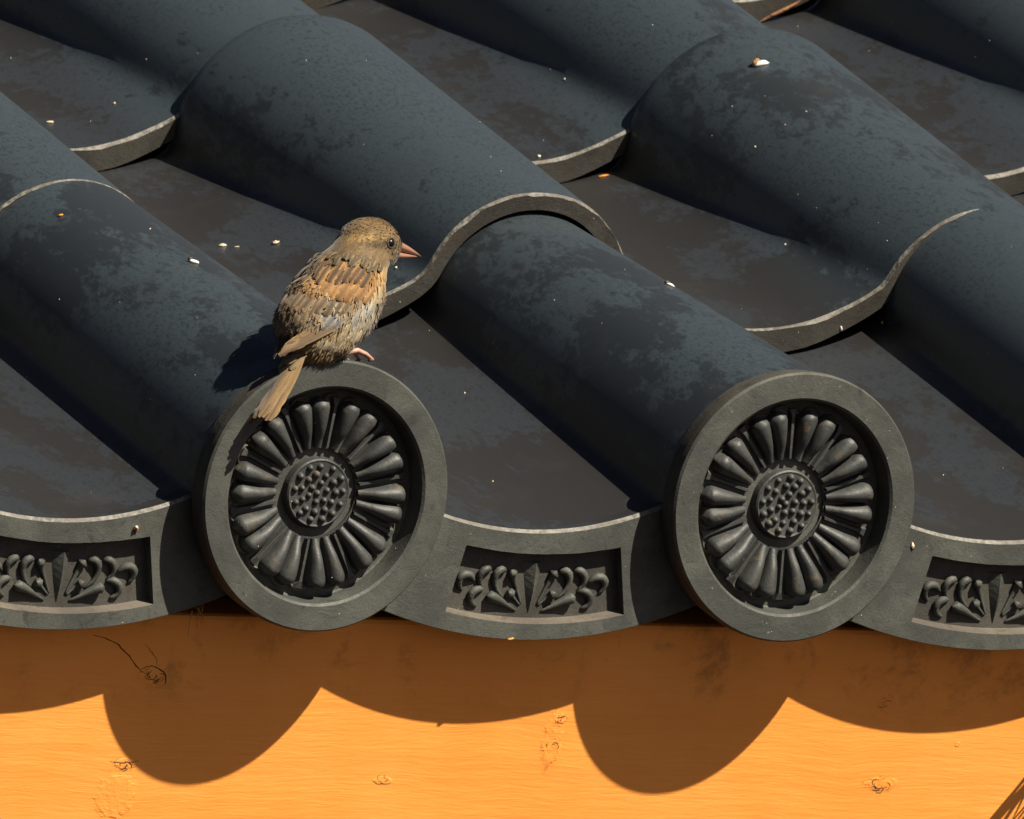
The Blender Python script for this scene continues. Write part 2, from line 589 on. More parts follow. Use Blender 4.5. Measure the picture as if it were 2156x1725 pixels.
def cpx(pts):
    """picks off the enlarged picture (crop pixels) -> metres from the spear's foot"""
    out = []
    for (x, y) in pts:
        dy = 960 - y
        out.append(((x - 850 - 0.092 * dy) * 7.57e-5, dy * 6.74e-5))
    return out

ORN = {}
for side in (1, -1):
    L_ = []
    for name, pts, rad in (
        ("bud", [(925, 880), (960, 810), (1000, 730), (1035, 660), (1055, 625)], [0.0006, 0.0008, 0.0011, 0.0017, 0.0028]),
        ("bud", [(935, 890), (975, 850), (1015, 815), (1040, 795)], [0.0006, 0.0008, 0.0014, 0.0029]),
        ("leaf", [(955, 938), (1020, 905), (1090, 868), (1150, 838), (1200, 822)], [0.0005, 0.0012, 0.0019, 0.0026, 0.0030]),
        ("curl", [(1085, 830), (1150, 765), (1180, 690), (1175, 630), (1145, 600), (1110, 612)], [0.0006, 0.0012, 0.0017, 0.0022, 0.0022, 0.0013]),
        ("curl", [(1258, 755), (1296, 715), (1308, 655), (1285, 610), (1250, 597), (1228, 612)], [0.0006, 0.0013, 0.0019, 0.0022, 0.0019, 0.0009]),
        ("curl", [(1425, 785), (1462, 735), (1470, 680), (1440, 648), (1390, 655), (1340, 702)], [0.0006, 0.0015, 0.0021, 0.0023, 0.0020, 0.0007]),
        ("curl", [(1285, 908), (1335, 880), (1355, 825), (1330, 780), (1290, 765), (1255, 772)], [0.0008, 0.0015, 0.0020, 0.0022, 0.0018, 0.0007]),
    ):
        q = spline([(*p, r) for p, r in zip(cpx(pts), rad)], 11)
        L_.append((name, relief([(a[0], a[1]) for a in q], [1.08 * max(0.0004, a[2]) for a in q], name, side)))
    ORN[side] = L_
def spear_mesh():
    mb = MB()
    y0, z0, z1 = Y_AP + 0.0074, BASE_Z + 0.0005, BASE_Z + 0.0285
    n = 8
    lft, mid, rgt = [], [], []
    for i in range(n):
        t = i / (n - 1)
        z = z0 + (z1 - z0) * t
        w = 0.0002 + 0.0062 * t ** 0.8
        h = 0.0006 + 0.0036 * math.sin(min(1, t * 1.4) * math.pi / 2)
        lft.append((XC - w, y0, z))
        mid.append((XC + 0.0002, y0 - h, z))
        rgt.append((XC + w, y0, z))
    mb.grid([lft, mid], 0, False, flip=True)
    mb.grid([mid, rgt], 0, False, flip=True)
    mb.poly([lft[-1], mid[-1], rgt[-1]])
    return mb.mesh("spear_leaf", [MAT_FACE])
ME_SPEAR = spear_mesh()

SEED_POS = []
for n_, rr, ph in ((1, 0.0, 0), (6, 0.0052, 0.3), (11, 0.0104, 0.1), (13, 0.0150, 0.25)):
    for k in range(n_):
        a = 2 * math.pi * (k + ph) / n_
        SEED_POS.append((rr * math.cos(a), rr * math.sin(a), rr))

EAVE_REAR = {-1: (0.0600, -0.004, 0.0610, -0.0240), 0: (0.0585, -0.004, 0.0686, -0.0240), 1: (0.0585, -0.004, 0.0560, -0.0240), 2: (0.0580, -0.004, 0.0682, -0.0240), 3: (0.0590, -0.004, 0.0600, -0.0240)}
REL = disc2roof(0, 0.0018, 0)
EAVE_NOSE = (0.0668, -0.0105, 0.0690, -0.0238)
rot_d = (TILT, 0, 0)
for c in range(-1, 4):
    L = S_NOSE[1]
    sd = 900 + c
    j = random.Random(sd)
    me = tile_mesh("eave_tile", EAVE_NOSE, EAVE_REAR[c], 0.0180, L + 0.03, L, False, sd, eave=0.0020)
    tile = obj_of("eave_tile", me, roof, (c * PERIOD, 0, 0))
    tile.color = (*WEAR.get((0, c), (.4, .5)), 0, 1)
    spin = j.uniform(-0.1, 0.1) + (0.02 if c == 0 else -0.02)
    obj_of("disc", ME_DISC, tile, (0, 0, 0), rot_d)
    obj_of("petal_plate", ME_PLATE, tile, REL, (Matrix.Rotation(TILT, 3, 'X') @ Matrix.Rotation(-spin - math.pi / 2, 3, 'Y')).to_euler())
    obj_of("seed_head", ME_BOSS, tile, REL, rot_d)
    for k in range(NPET):
        base = spin + 2 * math.pi * k / NPET
        for off, me_, nm in ((0.0, ME_DIV, "divider"), (0.31, ME_LOBE, "petal"), (0.69, ME_LOBE, "petal")):
            a = base + off * 2 * math.pi / NPET
            wob = 0.0 if me_ is ME_DIV else j.uniform(-0.012, 0.012)
            obj_of(nm, me_, tile, REL, (Matrix.Rotation(TILT, 3, 'X') @ Matrix.Rotation(a + wob, 3, 'Y')).to_euler())
    for (sx, sz, rr) in SEED_POS:
        jx, jz = j.uniform(-0.0006, 0.0006), j.uniform(-0.0006, 0.0006)
        y = 0.0086 - 0.0010 * (rr / 0.0172)
        sc = j.uniform(0.9, 1.15)
        obj_of("seed", ME_SEED, tile, disc2roof(sx + jx, y + 0.0020, sz + jz), rot_d, (sc, sc, sc))
    ap = obj_of("apron", apron_mesh(sd), tile, (0, 0, 0), rot_d)
    obj_of("spear_leaf", ME_SPEAR, tile, (0, 0, 0), rot_d)
    for side in (1, -1):
        for nm, me_ in ORN[side]:
            obj_of(nm, me_, tile, (0, 0, 0), rot_d)

# unseen boarding added under the tiles to block light
deck_mat = mat_plain("dark_boarding", (0.06, 0.045, 0.03), 0.9)
def box_mesh(name, x0, x1, y0, y1, z0, z1, mat):
    v = [(x, y, z) for z in (z0, z1) for y in (y0, y1) for x in (x0, x1)]
    f = [(0, 2, 3, 1), (4, 5, 7, 6), (0, 1, 5, 4), (2, 6, 7, 3), (0, 4, 6, 2), (1, 3, 7, 5)]
    return mesh_of(name, v, f, mat)
obj_of("boarding", box_mesh("boarding", -0.75, 1.75, 0.10, 1.55, -0.075, -0.050, deck_mat), roof)
obj_of("gap_backing", box_mesh("gap_backing", -1.0, 2.0, 0.075, 0.098, -0.46, -0.046, deck_mat), roof)  # dark back board added so the gap above the fascia reads black

# ------------------------------------------------------------------ fascia board
def mat_fascia():
    m = NT("ochre_paint")
    m.albedo = 1
    v = m.coords((1, 1, 1), rand=False)
    vs_ = m.coords((0.085, 1, 1), rand=False)
    warp = m.noise(v, 9, 3, 0.5)
    wv = m.n('ShaderNodeVectorMath', operation='MULTIPLY_ADD')
    cx = m.n('ShaderNodeCombineXYZ')
    m.lk(m.math('MULTIPLY', warp, 0.016), cx.inputs['Z'])
    ad = m.n('ShaderNodeVectorMath', operation='ADD')
    m.lk(vs_, ad.inputs[0])
    m.lk(cx.outputs[0], ad.inputs[1])
    stroke = m.noise(ad.outputs[0], 300, 7, 0.72)
    stroke2 = m.noise(ad.outputs[0], 70, 3, 0.5)
    blot = m.noise(v, 14, 5, 0.6)
    c = m.mix(m.ramp(blot, 0.3, 0.7), (0.80, 0.285, 0.046), (0.86, 0.325, 0.062))
    c = m.mix(m.ramp(stroke2, 0.35, 0.65, 0, 0.18), c, (0.74, 0.225, 0.034))
    c = m.mix(m.ramp(stroke, 0.55, 0.72, 0, 0.10), c, (0.88, 0.34, 0.075))
    grime = m.ramp(m.noise(v, 24, 8, 0.72, 0.25), 0.52, 0.74)
    tc = m.n('ShaderNodeTexCoord')
    sep = m.n('ShaderNodeSeparateXYZ')
    m.lk(tc.outputs['Object'], sep.inputs[0])
    grime = m.math('MULTIPLY', grime, m.ramp(sep.outputs['Z'], -0.145, -0.105))
    c = m.mix(m.math('MULTIPLY', grime, 0.55), c, (0.10, 0.035, 0.012))
    h = m.math('ADD', m.math('MULTIPLY', stroke, 0.7), m.math('MULTIPLY', stroke2, 0.45))
    hb = None
    # knots: x, z, half-width, half-height, crack strength
    for (kx, kz, a, b_, crack) in FASCIA_KNOTS:
        dx = m.math('DIVIDE', m.math('SUBTRACT', sep.outputs['X'], kx), a)
        dz = m.math('DIVIDE', m.math('SUBTRACT', sep.outputs['Z'], kz), b_)
        d = m.math('SQRT', m.math('ADD', m.math('MULTIPLY', dx, dx), m.math('MULTIPLY', dz, dz)))
        wob = m.noise(v, 190, 4, 0.6)
        d = m.math('ADD', d, m.math('MULTIPLY', m.math('SUBTRACT', wob, 0.5), 1.1))
        ring = m.ramp(m.math('ABSOLUTE', m.math('SUBTRACT', d, 0.95)), 0.30, 0.0)
        inside = m.ramp(d, 1.1, 0.7)
        h = m.math('ADD', h, m.math('MULTIPLY', m.math('MULTIPLY', ring, m.ramp(m.noise(v, 60, 3, 0.6), 0.45, 0.6)), 0.35))
        h = m.math('ADD', h, m.math('MULTIPLY', m.math('MULTIPLY', inside, m.noise(v, 260, 4, 0.7)), 0.9))
        if crack > 0:
            cr = m.math('MULTIPLY', m.ramp(m.noise(v, 150, 6, 0.75, 1.5), 0.585, 0.64), m.ramp(d, 1.5, 0.6))
            c = m.mix(m.math('MULTIPLY', cr, crack), c, (0.05, 0.018, 0.006))
            h = m.math('SUBTRACT', h, m.math('MULTIPLY', cr, 1.5 * crack))
    m.set('Base Color', c)
    m.set('Roughness', 0.55)
    m.set('Specular IOR Level', 0.3)
    m.set('Normal', m.bump(h, 0.6, 0.0009))
    return m.mat
S_F = 0.0318
N_TOP = -0.080
FASCIA_KNOTS = []
def pix_ray(px, py):
    """direction through a pixel of the (2156 wide) photograph"""
    return (aim + right * ((px - 1078) / PPM) + up * ((862 - py) / PPM) - CAMPOS).normalized()
ROOF_M = Matrix.Translation(ORIGIN) @ Matrix.Rotation(PITCH, 4, 'X')
ROOF_I = ROOF_M.inverted()
def pix_fascia(px, py):
    """pixel -> point on the fascia's face, in the roof's frame"""
    o, d = ROOF_I @ CAMPOS, ROOF_I.to_3x3() @ pix_ray(px, py)
    return o + d * ((S_F - o.y) / d.y)
for (px, py, a, b_, crack) in ((322, 1421, 30, 22, 1.0), (262, 1608, 22, 12, 0.9), (243, 1672, 38, 46, 0.0), (1163, 1560, 20, 60, 0.35), (806, 1643, 22, 9, 0.6),
                               (1870, 1482, 18, 22, 0.5), (1852, 1652, 34, 14, 0.8), (2016, 1567, 5, 5, 1.0), (1180, 1515, 12, 8, 0.9), (1520, 1395, 12, 22, 0.0)):
    q = pix_fascia(px, py)
    FASCIA_KNOTS.append((q.x, q.z, a / PPM / 0.88, b_ / PPM / 0.95, crack))
MAT_FASCIA = mat_fascia()
def fascia_mesh():
    mb = MB()
    x0, x1 = -1.2, 2.2
    prof = [(S_F + 0.030, N_TOP), (S_F + 0.003, N_TOP), (S_F + 0.0008, N_TOP - 0.0008), (S_F, N_TOP - 0.003), (S_F, N_TOP - 0.15), (S_F, N_TOP - 0.40), (S_F + 0.030, N_TOP - 0.40)]
    xs = np.linspace(x0, x1, 40)
    mb.grid([[(x, s, n) for x in xs] for s, n in prof][::-1], 0, False)
    return mb.mesh("fascia_board", [MAT_FASCIA])
fascia = obj_of("fascia_board", fascia_mesh(), None, ORIGIN, (PITCH, 0, 0))
tag(fascia, "ochre orange painted wooden fascia board with knots and brush marks below the eave tiles", "fascia board")
# wrinkled cracks in the paint around the large knot
crack_mat = mat_plain("dirty_crack", (0.035, 0.014, 0.006), 0.9)
kr = random.Random(12)
SHORT = []
for (cx_, cy_, rad_, n_) in ((324, 1422, 24, 13), (262, 1609, 20, 7), (1178, 1514, 11, 5), (1164, 1570, 14, 5), (1852, 1655, 22, 5), (1866, 1480, 15, 6), (806, 1641, 15, 4)):
    for k in range(n_):
        a_, r0 = kr.uniform(0, 2 * math.pi), rad_ * kr.uniform(0.15, 0.95)
        p_ = (cx_ + r0 * math.cos(a_), cy_ + 0.75 * r0 * math.sin(a_))
        t_ = a_ + math.pi / 2 + kr.uniform(-0.6, 0.6)
        l_ = rad_ * kr.uniform(0.25, 0.6)
        SHORT.append(([p_, (p_[0] + l_ * math.cos(t_), p_[1] + 0.7 * l_ * math.sin(t_)), (p_[0] + 1.8 * l_ * math.cos(t_ + 0.5), p_[1] + 1.3 * l_ * math.sin(t_ + 0.5))], kr.uniform(0.6, 2.0) if rad_ > 19 else kr.uniform(0.5, 1.1)))
for pts, wd in (*SHORT, ([(195, 1336), (225, 1344), (252, 1360), (275, 1385), (290, 1405), (305, 1418)], 2.2), ([(305, 1355), (318, 1372), (328, 1385), (331, 1398)], 1.2),
                ([(297, 1408), (318, 1402), (338, 1410), (350, 1424), (347, 1440)], 2.4), ([(232, 1604), (262, 1606), (292, 1602)], 1.6), ([(1826, 1640), (1850, 1641), (1862, 1640)], 1.0),
                ([(1836, 1654), (1850, 1660), (1868, 1656)], 1.6)):
    q = spline(pts, 22)
    rr = random.Random(int(pts[0][0] * 7 + pts[0][1]))
    path = [pix_fascia(a[0] + rr.uniform(-1.2, 1.2), a[1] + rr.uniform(-1.2, 1.2)) for a in q]
    rad = [wd / PPM * (0.35 + 0.65 * math.sin(math.pi * (i + 0.6) / 23)) * rr.uniform(0.55, 1.15) for i in range(22)]
    path = [Vector((p.x, p.y + r_ * 0.55, p.z)) for p, r_ in zip(path, rad)]
    obj_of("paint_crack", tube(path, rad, 6).mesh("paint_crack", [crack_mat]), fascia)

# ------------------------------------------------------------------ sparrow
def mat_feather(name, rough=0.75):
    m = NT(name)
    at = m.n('ShaderNodeAttribute', attribute_name='Col')
    v = m.coords()
    fib = m.noise(v, 1500, 3, 0.7)
    c = m.mix(m.ramp(fib, 0.3, 0.75, 0.0, 0.4), at.outputs['Color'], (0.03, 0.02, 0.012))
    m.set('Base Color', c)
    m.set('Roughness', rough)
    m.set('Specular IOR Level', 0.25)
    m.set('Sheen Weight', 0.15)
    m.set('Normal', m.bump(fib, 0.3, 0.0003))
    return m.mat
MAT_FEATHER = mat_feather("feather")

def set_cols(me, cols):
    at = me.color_attributes.new('Col', 'FLOAT_COLOR', 'POINT')
    a = np.ones((len(cols), 4), dtype=np.float32)
    a[:, :3] = np.clip(np.array(cols), 0, 1)
    at.data.foreach_set('color', a.ravel())

HEAD_Y = R(11.5)
bF = Vector((math.cos(HEAD_Y), math.sin(HEAD_Y), 0))
bR = Vector((math.sin(HEAD_Y), -math.cos(HEAD_Y), 0))     # the bird's right, towards the camera
bU = Vector((0, 0, 1))
kF, kR = bF.dot(right), bR.dot(right)
# the foot stands on the top of the disc's rim
foot_roof = Vector(disc2roof(0.006, 0.012, 0.0748))
FOOT = ROOF_M @ foot_roof
bird = bpy.data.objects.new("sparrow", None)
link(bird)
bird.location = FOOT
bird.rotation_euler = (0, 0, HEAD_Y)      # local x = forward, local -y = right, z = up
tag(bird, "brown streaked sparrow perched on top of a flower disc, facing right with tail down", "bird")

# local coordinates: (f forward, l to the right, u up) -> object (f, -l, u)
def B(f, l, u): return (f, -l, u)

SPINE = [  # f, u, radius in the f-u plane, lateral radius
    (-0.0300, -0.0020, 0.0045, 0.0060), (-0.0265, 0.0010, 0.0085, 0.0095), (-0.0195, 0.0070, 0.0165, 0.0160), (-0.0125, 0.0170, 0.0205, 0.0200), (-0.0025, 0.0300, 0.0238, 0.0222),
    (0.0055, 0.0415, 0.0222, 0.0210), (0.0115, 0.0505, 0.0180, 0.0172), (0.0155, 0.0570, 0.0164, 0.0152), (0.0180, 0.0620, 0.0154, 0.0145), (0.0200, 0.0668, 0.0128, 0.0122), (0.0212, 0.0712, 0.0080, 0.0080), (0.0218, 0.0730, 0.0012, 0.0015)]
def body_mesh():
    S = spline(SPINE, 60)
    seg = 40
    rows = []
    for i in range(len(S)):
        t = S[min(i + 1, len(S) - 1), :2] - S[max(i - 1, 0), :2]
        t /= np.linalg.norm(t)
        p = np.array([-t[1], t[0]])           # towards the back
        row = []
        for k in range(seg):
            a = 2 * math.pi * k / seg
            rp, rl = max(S[i, 2], 0.0008), max(S[i, 3], 0.0008)
            q = S[i, :2] + p * rp * math.cos(a)
            row.append(B(q[0], rl * math.sin(a), q[1]))
        rows.append(row)
    for e in (0, -1):
        m_ = tuple(np.mean(np.array(rows[e]), axis=0))
        rows.insert(0 if e == 0 else len(rows), [m_] * seg)
    mb = MB()
    mb.grid(rows, 0, True, closed=True, flip=False)
    # head: fuller forehead and cheeks
    hr = []
    for i in range(21):
        th = math.pi * i / 20
        hr.append([B(0.0206 + 0.0192 * math.sin(th) * math.cos(2 * math.pi * k / 36), 0.0146 * math.sin(th) * math.sin(2 * math.pi * k / 36), 0.0616 - 0.0150 * math.cos(th)) for k in range(36)])
    mb.grid(hr, 0, True, closed=True)
    # fluffed rump and folded-wing bulk
    for (cf, cl, cu, ra, rb, rc) in ((-0.0225, 0, 0.0165, 0.0180, 0.0175, 0.0205), (-0.0150, 0, 0.0270, 0.0185, 0.0190, 0.0185), (0.0050, 0, 0.0335, 0.0185, 0.0195, 0.0180)):
        el = []
        for i in range(17):
            th = math.pi * i / 16
            el.append([B(cf + ra * math.sin(th) * math.cos(2 * math.pi * k / 28), cl + rb * math.sin(th) * math.sin(2 * math.pi * k / 28), cu - rc * math.cos(th)) for k in range(28)])
        mb.grid(el, 0, True, closed=True)
    # feathered thighs
    for l in (0.010, -0.010):
        th_ = []
        for i in range(13):
            a = math.pi * i / 12
            th_.append([B(-0.0095 + 0.0110 * math.sin(a) * math.cos(2 * math.pi * k / 20), l + 0.0085 * math.sin(a) * math.sin(2 * math.pi * k / 20), 0.0105 - 0.0095 * math.cos(a)) for k in range(20)])
        mb.grid(th_, 0, True, closed=True)
    me = mb.mesh("body_raw", [MAT_FEATHER])
    import bmesh
    bm = bmesh.new()
    bm.from_mesh(me)
    bmesh.ops.remove_doubles(bm, verts=bm.verts, dist=1e-6)
    bmesh.ops.recalc_face_normals(bm, faces=bm.faces)
    bm.to_mesh(me)
    bm.free()
    o = bpy.data.objects.new("body_raw", me)
    COL.objects.link(o)
    rm = o.modifiers.new("remesh", 'REMESH')
    rm.mode, rm.voxel_size, rm.use_smooth_shade = 'VOXEL', 0.0009, True
    sm = o.modifiers.new("smooth", 'SMOOTH')
    sm.factor, sm.iterations = 0.5, 22
    dg = bpy.context.evaluated_depsgraph_get()
    out = bpy.data.meshes.new_from_object(o.evaluated_get(dg))
    bpy.data.objects.remove(o)
    out.name = "body"
    return out

def photo_xy(p):
    """where a point of the bird shows in the photograph's pixels; the hidden left side mirrors the right"""
    f, l, u = p[0], abs(p[1]), p[2]
    return 700 + PPM * (kF * f + kR * l), 745 - PPM * u

def near(x, y, cx, cy, rx, ry):
    return math.exp(-(((x - cx) / rx) ** 2 + ((y - cy) / ry) ** 2))

from mathutils import noise as mnoise
def streak(x, y, wide, seed):
    """streaky noise drawn out along the lie of the feathers, 0..1"""
    u_, v_ = (x * 0.90 + y * 0.44) / wide, (-x * 0.44 + y * 0.90) / (wide * 4.5)
    return min(1, max(0, 0.5 + 0.9 * mnoise.noise(Vector((u_, v_, seed)))))

def plumage(p, r):
    """colour of the plumage at a local point; r = a random.Random"""
    x, y = photo_xy(p)
    s1, s2, s3 = streak(x, y, 10, 1.7), streak(x, y, 17, 5.1), streak(x, y, 5, 8.3)
    x += r.uniform(-5, 5)
    y += r.uniform(-5, 5)
    c = np.array([0.225, 0.155, 0.078])
    def put(col, w):
        nonlocal c
        w = min(1.0, max(0.0, w))
        c = c * (1 - w) + np.array(col) * w
    if y < 537 + 0.22 * (x - 700):
        put((0.170, 0.118, 0.052), 1)                                    # head
        put((0.165, 0.108, 0.048), 0.8 * near(x, y, 770, 462, 60, 20))   # crown
        put((0.36, 0.255, 0.105), 0.95 * near(x, y, 762, 491, 42, 8))     # eyebrow
        put((0.060, 0.038, 0.018), 0.95 * near(x, y, 776, 505, 38, 4.5))   # line behind the eye
        put((0.235, 0.180, 0.105), near(x, y, 775, 530, 34, 17))        # cheek
        put((0.060, 0.040, 0.020), (0.35 + 0.6 * (s1 > 0.5)) * near(x, y, 690, 532, 34, 22))  # nape streak, with the neck's shade painted in
        put((0.055, 0.037, 0.02), 0.8 * near(x, y, 735, 541, 44, 6))  # painted shade at the step from head to back
        put((0.28, 0.215, 0.11), near(x, y, 812, 545, 14, 20))
        put((0.030, 0.021, 0.013), 1.2 * near(x, y, 803, 504, 15, 9))
        c = c * (0.72 + 0.56 * s3)
    else:
        put((0.62, 0.48, 0.26), 1.5 * near(x, y, 800, 590, 30, 64))           # breast
        put((0.52, 0.43, 0.28), near(x, y, 765, 665, 42, 58))
        mant = min(1, 1.2 * near(x, y, 682, 578, 66, 44))
        put((0.42, 0.275, 0.125), mant)
        put((0.045, 0.028, 0.015), 0.94 * min(1, 1.3 * mant) * (s1 > 0.53))
        ruf = min(1, 1.3 * near(x, y, 750, 582, 36, 36))
        put((0.42, 0.215, 0.060), ruf)
        put((0.085, 0.046, 0.02), 0.85 * ruf * (s2 > 0.60))
        gry = max(near(x, y, 690, 645, 32, 34), 0.75 * near(x, y, 768, 627, 26, 30))
        put((0.50, 0.49, 0.46), 0.95 * gry)
        put((0.055, 0.062, 0.075), 0.85 * gry * (s1 > 0.58))
        put((0.245, 0.178, 0.098), 0.85 * near(x, y, 620, 660, 44, 42))
        put((0.10, 0.068, 0.036), 0.6 * near(x, y, 620, 660, 50, 50) * (s3 > 0.6))
        low = min(1, 1.5 * near(x, y, 600, 705, 50, 20))
        put((0.016, 0.012, 0.009), 0.97 * low * (s1 > 0.36))  # near-black tone paints the shade on the rump
        put((0.46, 0.36, 0.21), 0.9 * near(x, y, 715, 715, 64, 36))
        put((0.075, 0.05, 0.026), 0.5 * near(x, y, 700, 720, 70, 34) * (s1 > 0.60))
        c = c * (0.84 + 0.32 * s3)
    return c * r.uniform(0.88, 1.12) * np.array([0.86, 0.77, 0.62])

def flow(p):
    """which way feathers lie at a local point (f, l, u)"""
    f, l, u = p
    if u > 0.055:
        d = Vector((-1.0, 0.0, -0.35 - 0.6 * max(0, (0.075 - u) / 0.02)))
    else:
        d = Vector((-0.55, 0, -0.85))
    return d.normalized()

body_me = body_mesh()
br = random.Random(5)
vv = np.empty(len(body_me.vertices) * 3)
body_me.vertices.foreach_get('co', vv)
vv = vv.reshape(-1, 3)
set_cols(body_me, [plumage((v[0], -v[1], v[2]), br) * 0.92 for v in vv])
body_me.materials.clear()
body_me.materials.append(MAT_FEATHER)
obj_of("body", body_me, bird)

def feather_strip(V, F, C, base, d, nrm, length, width, lift, curve, mid, edge, nseg=4):
    """adds one small feather (a cupped blade with a rounded end) to the lists"""
    side = d.cross(nrm).normalized()
    b0 = len(V)
    for i in range(nseg + 1):
        t = i / nseg
        w = width * (0.5 + 0.5 * math.sin(math.pi * min(0.5, t * 0.8)))
        if t > 0.7:
            w *= math.sqrt(max(0.03, 1 - ((t - 0.7) / 0.31) ** 2))
        p = base + d * (length * t) + nrm * (lift * t - curve * t * t)
        V.append(tuple(p - side * w * 0.5))
        V.append(tuple(p + nrm * width * 0.12))
        V.append(tuple(p + side * w * 0.5))
        m_ = mid * (1 - t ** 4) + edge * t ** 4
        C.extend((edge, m_, edge))
        if i:
            a = b0 + 3 * (i - 1)
            F.append((a, a + 1, a + 4, a + 3))
            F.append((a + 1, a + 2, a + 5, a + 4))

def plumage_mesh(count):
    polys = body_me.polygons
    areas = np.array([p.area for p in polys])
    idx = np.random.default_rng(3).choice(len(polys), count, p=areas / areas.sum())
    V, F, C, NN = [], [], [], []
    for i in idx:
        p = polys[int(i)]
        pos = Vector(p.center)
        n = Vector(p.normal)
        loc = (pos.x, -pos.y, pos.z)
        x, y = photo_xy(loc)
        if near(x, y, 805, 503, 13, 9) > 0.62 or (pos.x > 0.0375 and pos.z < 0.0645):
            continue
        dl = flow(loc)
        d = Vector((dl.x, dl.y, dl.z))
        d = d - n * d.dot(n)
        if d.length < 0.1:
            continue
        d.normalize()
        head = y < 537 + 0.22 * (x - 700)
        fluff = near(x, y, 720, 670, 75, 50) + 0.7 * near(x, y, 680, 740, 60, 20)
        jit = 0.13 if head else 0.16 + 0.25 * fluff
        d = (d + Vector((br.uniform(-jit, jit), br.uniform(-jit, jit), br.uniform(-jit, jit)))).normalized()
        col = plumage(loc, br)
        if head:
            L, W, lift = br.uniform(0.0026, 0.0045), br.uniform(0.0006, 0.0011), 0.0002
            mid, edge = col * br.uniform(0.8, 0.97), col * br.uniform(0.97, 1.12)
        elif br.random() < 0.30 + 0.4 * fluff:           # loose wisps
            L, W, lift = br.uniform(0.0040, 0.0075), br.uniform(0.0003, 0.0006), 0.0006 * (0.2 + fluff)
            mid = edge = col * br.uniform(0.8, 1.3)
        else:
            L, W, lift = br.uniform(0.0045, 0.0075), br.uniform(0.0006, 0.0013), 0.0002 * (0.4 + fluff)
            mid, edge = col * br.uniform(0.78, 0.97), col * br.uniform(0.97, 1.15)
        v0 = len(V)
        feather_strip(V, F, C, pos - n * 0.0002, d, n, L, W, lift * br.uniform(0.3, 1.4), lift * 0.9, mid, edge)
        NN.extend([n] * (len(V) - v0))
    me = mesh_of("plumage", V, F, [MAT_FEATHER], None, True)
    own = np.array([tuple(v.normal) for v in me.vertices])
    nb = np.array([tuple(q) for q in NN])
    own *= np.sign(np.sum(own * nb, axis=1))[:, None]
    nb = nb * 0.88 + own * 0.12
    nb /= np.linalg.norm(nb, axis=1)[:, None]
    set_cols(me, C)
    me.normals_split_custom_set_from_vertices([tuple(q) for q in nb])
    return me
pl = obj_of("plumage", plumage_mesh(26000), bird)
pl['kind'] = 'stuff'

def blade(name, base, tip, width, nrm, bow, col, edge, parent, dark_tip=0.0, asym=0.5, seed=1):
    """one flight or tail feather: a long thin vane with a shaft, in (f, l, u)"""
    b0, t0 = Vector(B(*base)), Vector(B(*tip))
    ax = t0 - b0
    L = ax.length
    ax.normalize()
    n = Vector(B(*nrm))
    n = (n - ax * n.dot(ax)).normalized()
    side = ax.cross(n).normalized()
    rr = random.Random(seed)
    V, F, C = [], [], []
    ns, na = 14, 6
    for layer in (0, 1):
        for i in range(ns + 1):
            t = i / ns
            w = width * (0.62 + 0.38 * math.sin(math.pi * min(0.8, t + 0.1))) 
            if t > 0.86:
                w *= max(0.10, math.sqrt(max(0, 1 - ((t - 0.86) / 0.145) ** 2)))
            notch = rr.uniform(-0.0006, 0.0006) if t > 0.6 else 0
            for k in range(na + 1):
                q = k / na - asym
                y = (0.10 * width * (1 - (2 * (k / na) - 1) ** 2)) + bow * math.sin(math.pi * t)
                if abs(k / na - asym) < 0.09:
                    y += 0.00022
                V.append(tuple(b0 + ax * (L * t) + side * (w * q + notch * (abs(q) > 0.3)) + n * (y - layer * 0.0003)))
                e = min(1, abs(q) * 2) ** 2.5
                c = np.array(col) * (1 - e) + np.array(edge) * e
                if abs(k / na - asym) < 0.09:
                    c = c * 0.72
                if dark_tip and t > 0.8:
                    c = c * (1 - dark_tip * (t - 0.8) / 0.2)
                C.append(c * rr.uniform(0.88, 1.1) * 0.80)
    nn = na + 1
    off = (ns + 1) * nn
    for i in range(ns):
        for k in range(na):
            a = i * nn + k
            F.append((a, a + 1, a + nn + 1, a + nn))
            F.append((off + a, off + a + nn, off + a + nn + 1, off + a + 1))
    me = mesh_of(name, V, F, [MAT_FEATHER], None, True)
    set_cols(me, C)
    return obj_of(name, me, parent)

# tail: folded feathers, seen from above
tail = bpy.data.objects.new("tail", None)
link(tail, bird)
TB, TT = Vector((-0.0300, 0.0010, 0.0020)), Vector((-0.0605, 0.0050, -0.0365))
for i, q in enumerate((-3.2, -2.3, -1.5, -0.7, 0.2, 1.1, 1.9, 2.7)):
    lvl = 0.0007 * (3 - abs(q))
    nn = Vector((-0.82, 0.1, 0.57))
    b0 = TB + Vector((0, q * 0.0014, 0)) + nn * lvl
    t0 = TT + Vector((0.0002 * q, q * 0.0027, -0.0005 * abs(q) + 0.0006 * (i % 3))) + nn * lvl
    blade("tail_feather", tuple(b0), tuple(t0), 0.0082, tuple(nn), -0.0012, (0.30, 0.185, 0.085), (0.44, 0.285, 0.125), tail, 0.55 if i < 3 else 0.25, 0.5, 40 + i)
# short coverts over the tail's root
for i in range(7):
    q = (i - 3) / 4.6
    b0 = Vector((-0.0260, 0.0105 * q, 0.0055 + 0.001 * (i % 2)))
    t0 = Vector((-0.0400 - 0.001 * (i % 2), 0.0075 * q + 0.001, -0.0085 + 0.0015 * (i % 3)))
    blade("tail_covert", tuple(b0), tuple(t0), 0.0058, (-0.75, 0.35 * q, 0.6), 0.0002, (0.30, 0.205, 0.098), (0.36, 0.25, 0.125), tail, 0.1, 0.5, 60 + i)

